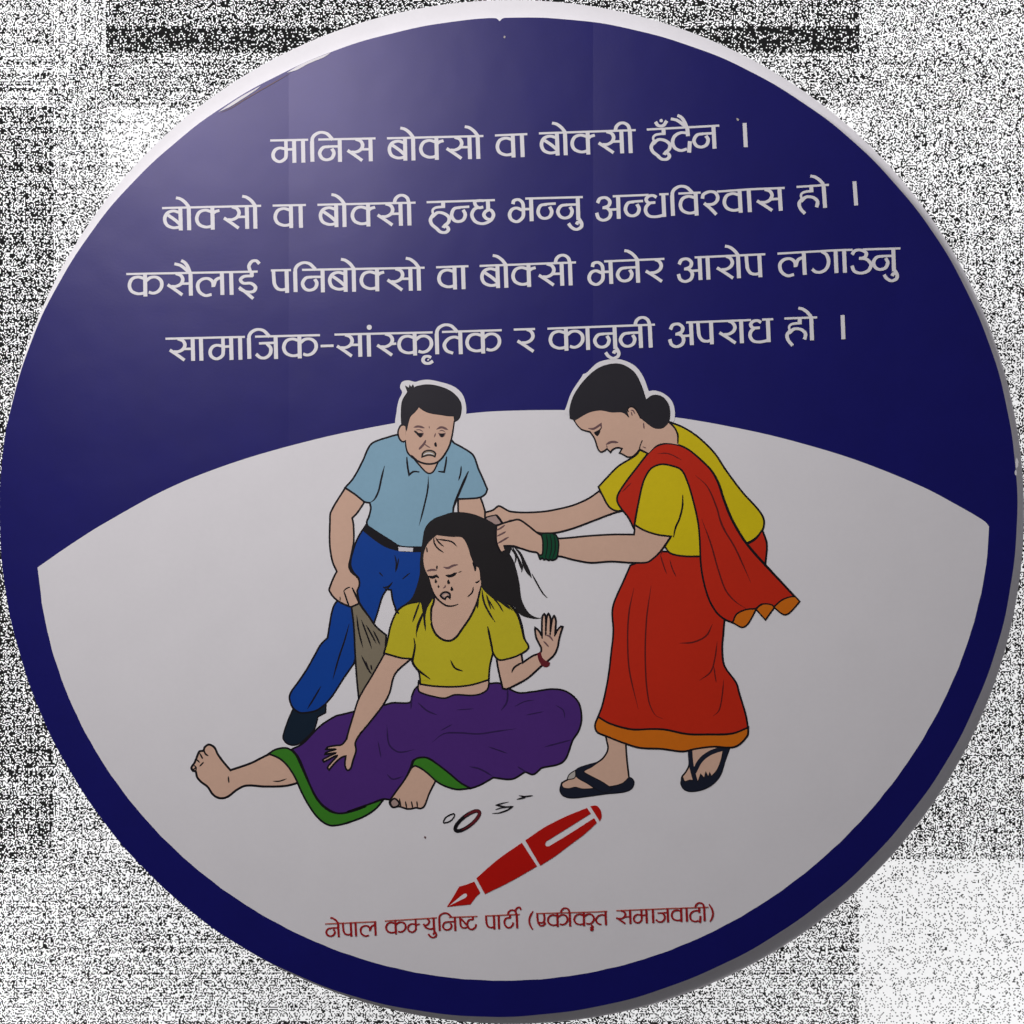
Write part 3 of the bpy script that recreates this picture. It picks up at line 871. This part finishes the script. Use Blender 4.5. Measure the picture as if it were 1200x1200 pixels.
# raised arm and open hand
fill(s_arm2, "@H6 15,720! 30,850 60,1000 100,1165! 150,1172 280,1112 420,1032 590,880! 690,800 760,730 800,640 822,530 840,460 867,378! 845,372 795,425 768,482! 775,380 778,290 757,236 735,275 718,360 708,450! "
     "712,300 702,240 683,208 665,245 655,330 650,440! 652,300 645,235 630,212 606,250 600,380 602,500! 560,425 515,388! 512,415 530,520 590,640! 592,690 560,722! 480,750 355,835! 335,695! 200,740", 'skin', 2.0)
for s, w, t in (("@H6 215,962 240,905 300,860 352,832", 2.0, 0.6), ("@H6 652,430 648,490", 1.8, 0.6), ("@H6 708,440 705,490", 1.8, 0.6), ("@H6 768,478 760,500", 1.6, 0.5), ("@H6 600,490 605,530", 1.6, 0.5)):
    line(s_arm2, s, w, taper=t)
for s in ("@H6 640,478 700,500 745,560", "@H6 620,560 650,590 690,635"):
    line(s_arm2, s, 1.6, 'brow', 0.8)
fill(s_bangle, "@H6 545,718! 582,705! 600,770 650,818 698,838! 690,872 640,888 600,862 565,800", 'wine', 1.0, 'wine')
fill(s_blouse, "@W5 762,364! 790,398 830,395 890,375 940,338! 915,290 905,240 800,300", 'olive', 0)
line(s_blouse, "@W5 750,300 762,364 790,399 830,396 890,376 940,338 917,290 905,240", 1.9, taper=0.2)

# ---- standing woman
l_hair = part('hair', lady)
l_blouse = part('blouse', lady)
l_sari = part('sari', lady)
l_border = part('sari_border', lady)
l_bangle = part('bangle', lady)
l_border2 = part('sari_border', lady)
l_foot = part('foot', lady)
l_foot2 = part('foot', lady)
l_arm = part('arm', lady)
l_arm2 = part('arm', lady)
fill(lady, "@L8 92,560 105,490 150,370 235,240! 250,212! 275,205 380,112 500,82 600,90 710,145 780,240 826,362! 880,358 960,385 1030,450 1056,540 1052,625! 900,720 400,620", 'paper', 0)
l_sandal = part('sandal', lady)
l_sandal2 = part('sandal', lady)
# feet
fill(l_foot, "@L4 345,150! 355,190 362,240 335,290 290,322 220,350 175,370 130,415 92,440 100,475 200,480 280,475 380,465 488,425! 482,380 472,290 465,180!", 'skin', 1.7)
fill(l_sandal, "@L4 90,432! 80,480 98,512 150,526 250,516 350,502 450,492 500,472 516,432 500,408 484,405! 445,440 390,455 350,460 280,468 215,472 170,462 130,470 98,462", 'sandal', 0.8)
fill(l_sandal, "@L4 312,312! 220,338 178,358 175,398 240,440 300,478 345,495 390,472! 330,432 250,390 222,370 265,345", 'sandal', 0.8)
fill(l_sandal, "@L4 122,418! 135,388 172,362! 172,400 160,412", 'grey', 1.0)
fill(l_foot2, "@L4 835,220! 838,330 820,370 795,405 800,435 870,445 960,420 1020,330 1065,225!", 'skin', 1.7)
fill(l_sandal2, "@L4 800,400! 788,440 808,476 850,488 920,476 980,442 1022,390 1052,300 1078,228! 1038,232! 1025,300 1000,362 968,398! 958,375! 950,402! 935,372! 926,408! 905,385! 890,428! 840,420 812,428", 'sandal', 0.8)
line(l_sandal2, "@L4 842,235 850,330 875,430", 4.6, 'sandal', 0)
line(l_sandal2, "@L4 866,375 905,305 960,262 1045,232", 4.6, 'sandal', 0)
# far arm
fill(l_arm2, "@L1 710,178! 650,220 560,260 460,285 380,298 270,303 190,297 160,283 122,265 90,288 42,303! 42,345! 80,362 140,375 200,350 280,390 350,420 410,425 470,419 560,395 680,350 800,305 850,293! 780,240", 'skin')
fill(l_arm2, "@H5 95,262! 160,245 215,235! 250,275 285,330! 210,352 150,320 95,290!", 'skin2', 1.3)
line(l_arm2, "@H5 215,235 250,275 290,335", 2.4, taper=0.2)
fill(s_hair, "@H5 0,290 60,275 120,300 170,330 215,350! 210,480 220,580 150,560 40,420", 'hair2', 0)
# hair strands pulled out
fill(s_hair, "@H5 425,610! 500,675 560,790 605,890 628,968! 570,905 530,830 500,720", 'hair2', 0.6, 'hair2')
for s, w, t in (("@H5 385,620 435,690 445,740 432,800", 1.6, 0.7), ("@H5 405,610 450,700 500,800 518,850 512,905", 2.0, 0.7), ("@H5 632,925 700,1050 760,1150 812,1205", 1.5, 0.6), ("@H5 460,700 480,790 512,880", 1.2, 0.8)):
    line(s_hair, s, w, 'hair2', t)
# yellow blouse, far sleeve and back
fill(l_blouse, "@L2 275,172! 255,200 160,260 100,320 52,372! 70,410 110,480 150,502 185,498! 165,440 170,400 210,350 260,290 330,190!", 'yellow')
fill(l_blouse, "@L2 436,20! 520,55 600,110 680,190 740,280 830,400 920,500 946,550 940,602 900,650 850,680! 780,600 700,420 620,260 540,190 470,150! 482,100 468,60", 'yellow')
# sari skirt
fill(l_sari, "@L2 938,605! 962,680 955,785! 920,790 840,690! 900,655", 'red')
fill(l_sari, "@L3 540,25! 470,60 395,90! 360,170 320,260 310,310 315,400 305,500 290,620 265,740 243,802! 300,832 400,858 500,857 560,860 660,880 760,882 870,878 946,852! 935,790 905,690 890,640 835,560 825,480 830,410 836,340! "
     "800,250 760,60! 640,30", 'red')
fill(l_border, "@L3 243,800! 300,832 400,859 500,857 560,861 660,881 760,883 870,879 947,850! 942,890 885,940 780,940 700,950 640,962 540,950 440,945 370,925 280,890 238,870 229,840", 'orange')
for s, w in (("@L3 412,195 390,300 382,420 390,580 432,765", 1.5), ("@L3 492,185 470,350 465,550 480,720 510,790 548,810", 1.5), ("@L3 625,455 690,450 750,420 780,365", 1.6), ("@L3 802,445 790,530 770,590 718,630", 1.4),
             ("@L3 785,560 797,640", 1.2), ("@L3 832,625 825,700 810,770 782,797", 1.3), ("@L2 385,735 402,790 422,845", 1.2), ("@L2 438,765 450,810 472,858", 1.2),
             ("@L2 390,740 400,700", 1.0)):
    line(l_sari, s, w, 'red_line', 0.8)
# near forearm, drawn under the sleeve
fill(l_arm, "@L1 905,365! 918,400 915,432! 790,432 650,440 475,455 @H5 900,490 750,470 690,440 590,360 480,290 390,305 300,330 217,362! 212,480 220,560 250,640 275,672 325,652! 310,598! 400,598 500,625 610,660 700,680 725,745! 940,718 "
     "@L1 560,580 660,597 780,590 900,597 990,595 1030,570 1070,530 1130,445! 1040,400", 'skin')
for s in ("@H5 218,415 270,388 318,352", "@H5 222,485 270,462 328,430", "@H5 232,570 290,535 360,493"):
    line(l_arm, s, 1.8, 'brow', 0.6)
line(l_arm, "@H5 300,598 350,612 410,600 500,627", 2.4, taper=0.4)
fill(s_hair, "@H5 272,672! 325,655! 305,600! 350,612 400,610! 382,660 370,690 330,720", 'hair2', 0)
fill(l_bangle, "@H5 742,468! 762,450 880,452 922,480 946,560 942,650 922,742 870,766 850,755! 830,768 800,748! 775,760 755,738! 730,752 708,702! 752,700 762,600 757,520", 'bangle', 1.6)
for s in ("@H5 800,460 815,560 808,650 790,740", "@H5 845,460 862,560 858,660 830,755", "@H5 890,465 906,560 902,660 870,755"):
    line(l_bangle, s, 1.1, 'ink', 0.5)
# near sleeve and body of the blouse
fill(l_blouse, "@L2 350,240! 310,300 290,350 270,450 247,577! 300,607 370,630 445,640! 411,695! 440,730 510,746 610,748! 610,650 600,560 570,440 540,330 490,265 420,240", 'yellow')
line(l_blouse, "@L2 508,415 506,480 490,545 470,590 458,645", 1.9, taper=0.5)
# pallu over the shoulder and down the back
fill(l_sari, "@L2 318,192! 360,155 410,138 470,142 530,165 600,220 660,280 700,350 730,440 770,540 820,630 870,700 950,790 1112,965! 1050,981 1000,1022! 940,1006 903,1031! 850,1036 800,1060 778,1106! 730,1085 690,1050 650,980 620,880 605,780 "
     "600,660 590,560 560,430 530,335 500,280 450,258 390,250 340,270 310,310 290,360 270,450 249,560 246,602! 215,540 180,495 155,455 155,420 190,360 250,280", 'red')
line(l_sari, "@L2 600,220 660,280 700,350 730,440 770,540 820,630 870,700 950,790 1140,992", 2.6, taper=0.3)
fill(l_border2, "@L2 778,1106! 800,1060 850,1036 905,1031! 880,1080 855,1118 828,1131", 'orange', 1.5)
fill(l_border2, "@L2 903,1033! 940,1006 990,1010 1003,1023! 955,1091!", 'orange', 1.5)
fill(l_border2, "@L2 1000,1022! 1050,981 1112,965 1140,992! 1082,1055 1052,1062", 'orange', 1.5)
for s, w in (("@L2 575,308 640,370 690,480 720,580 790,700 850,830 877,892", 1.6), ("@L2 610,545 660,680 700,820 740,930 790,990 855,1033", 1.5), ("@L2 370,192 430,192 505,228", 1.0), ("@L2 180,400 230,350", 1.0),
             ("@L2 690,490 725,585 760,650", 1.4)):
    line(l_sari, s, w, 'red_line', 0.85)
# head
fill(lady, "@L8 155,598! 200,664 240,700 310,720! 350,780 380,870 402,896 430,890 460,868! 490,900! 508,876 550,858 592,868! 570,906! 600,918 640,940 680,937 720,905 745,872! 790,898 822,908! 900,835 980,818 1085,832! "
     "1082,750 1055,690 1000,640 900,600 700,480 480,500 260,540", 'skin', 0)
line(lady, "@L8 160,602 200,665 240,701 310,721! 350,780 380,870 402,897 430,891 460,869! 490,901! 508,877 550,859 592,868! 570,907! 600,919 640,941 680,938 720,906 745,872! 752,840 770,795", 1.6, taper=0.3)
line(lady, "@L8 742,872 785,895 825,912", 2.0, taper=0.5)
line(lady, "@L8 1000,635 1052,684 1080,745 1082,825", 1.7, taper=0.3)
for s, w in (("@L8 294,690 340,694 405,655! 412,692", 2.2), ("@L8 450,832 500,810 560,814", 2.4), ("@L8 780,640 786,695", 1.3), ("@L8 455,835 462,865", 1.0), ("@L8 770,850 805,865", 1.0)):
    line(lady, s, w, 'brow', 0.7)
line(lady, "@L8 345,728 395,705 410,680", 1.3, taper=0.7)
fill(lady, "@L8 348,728! 372,715 400,712! 392,735 375,756 358,744", 'ink', 0.6)
fill(l_hair, "@L8 135,602! 133,520 170,400 260,270 380,165 500,125 600,133 700,200 760,310 802,440! 850,405 900,398 960,425 1006,500 1006,620 960,680 910,692 860,678 760,602! 735,545 700,505 660,500 632,520 636,550 652,592! 600,550 500,547 400,530 "
     "300,550 180,617!", 'hair', 0.8, 'hair')
fill(lady, "@L8 640,520 668,500 700,510 735,560 750,610 690,610 650,575", 'skin', 0)
line(lady, "@L8 648,548 640,520 668,500 702,512 738,565 756,605", 1.5, taper=0.2)
line(lady, "@L8 668,530 690,535 706,565", 1.2, 'brow', 0.6)
line(lady, "@L8 672,545 682,580", 1.2, 'brow', 0.6)

# ---- broken bangles on the ground
for k_, (s, w) in enumerate((("@P8 55,188 75,155 125,134 130,146 105,180 60,196", 1.3),)):
    b_ = part('bangle_piece', sign)
    line(b_, s, w, closed=True)
b_ = part('bangle_piece', sign, 'dark red bangle ring with a black rim')
ring = []
for i in range(40):
    a = 2*math.pi*i/40
    u, v = 100*math.cos(a), 34*math.sin(a)
    c_, s_ = math.cos(math.radians(-38)), math.sin(math.radians(-38))
    ring.append((510 + (215 + u*c_ - v*s_)/5.714, 930 + (182 + u*s_ + v*c_)/5.714))
b_.ribbon(ring, 4.2, 'ink', closed=True)
b_.ribbon(ring[30:] + ring[:13], 3.2, 'wine', taper=0.6)
b_.ribbon(ring[9:16], 1.4, 'wine', taper=0.9)
b_ = part('bangle_piece', sign)
line(b_, "@P8 380,132 430,128 485,108 518,86! 470,88 410,76! 450,64 492,55", 1.5)
line(b_, "@P8 400,108 440,95 480,90", 1.0)
b_ = part('bangle_piece', sign)
line(b_, "@P8 545,38 600,22 560,12", 1.5)
line(b_, "@P8 580,22 655,12", 1.4)

# ---- pen emblem
pen = part('pen_emblem', sign, 'red fountain pen emblem')
fill(pen, "@P8 275,566! 420,440 580,328! 682,486! 500,590 333,672!", 'pen', 0)
nib = part('nib', pen)
fill(nib, "@P8 78,757! 115,700 160,622! 210,608 262,588! 302,663! 270,695 236,741!", 'pen', 0)
fill(nib, "@P8 95,750! 190,672 208,670 213,684 200,698!", 'paper', 0)
cap = part('cap', pen)
fill(cap, "@P8 603,312! 740,220 880,150 1016,95! 1042,132! 900,222 745,318! 736,335 745,352 765,350! 900,268 1064,163! 1082,195! 1000,270 900,345 800,420 703,482!", 'pen', 0)
tip = part('cap_tip', pen)
fill(tip, "@P8 1038,84! 1080,80 1108,112 1114,155 1102,186!", 'pen', 0)

# ---- highlight on the lifting print along the upper left edge, painted as pale slivers
lift = part('lifted_edge_highlight', sign, 'highlight painted as pale slivers where the print lifts at the upper left')
fill(lift, "256,131.5! 270,121.5 285,112 306,100.5! 300,105.5 285,115.5 270,125", 'paper', 0)
fill(lift, "336,85.5! 352,76 368,69 388,61.5! 380,67 362,74.5 348,82", 'paper', 0)
line(lift, "258,132.5 271,126.5 287,116.5 304,106.5 320,97.5 340,86", 0.8, 'brow', 0.8)
# ---- small flaws of the print
for sp, mt in (("591,42 592.5,43 591.5,45 590,44", 'grey'), ("863,138.5 866,140 865.5,141.6 863.5,141", 'grey'), ("497,980 499,980 499.2,982 497.2,982", 'brow')):
    fill(part('print_speck', sign), sp, mt, 0)
for sp in ("1190.6,537 1192.6,538 1193,545 1191,549 1189.8,544", "1189.4,551 1191.2,551.5 1191,557 1189.2,556"):
    fill(part('glue_spot', sign), sp, 'paper', 0)

for p in PARTS:
    if p.v:
        p.build()
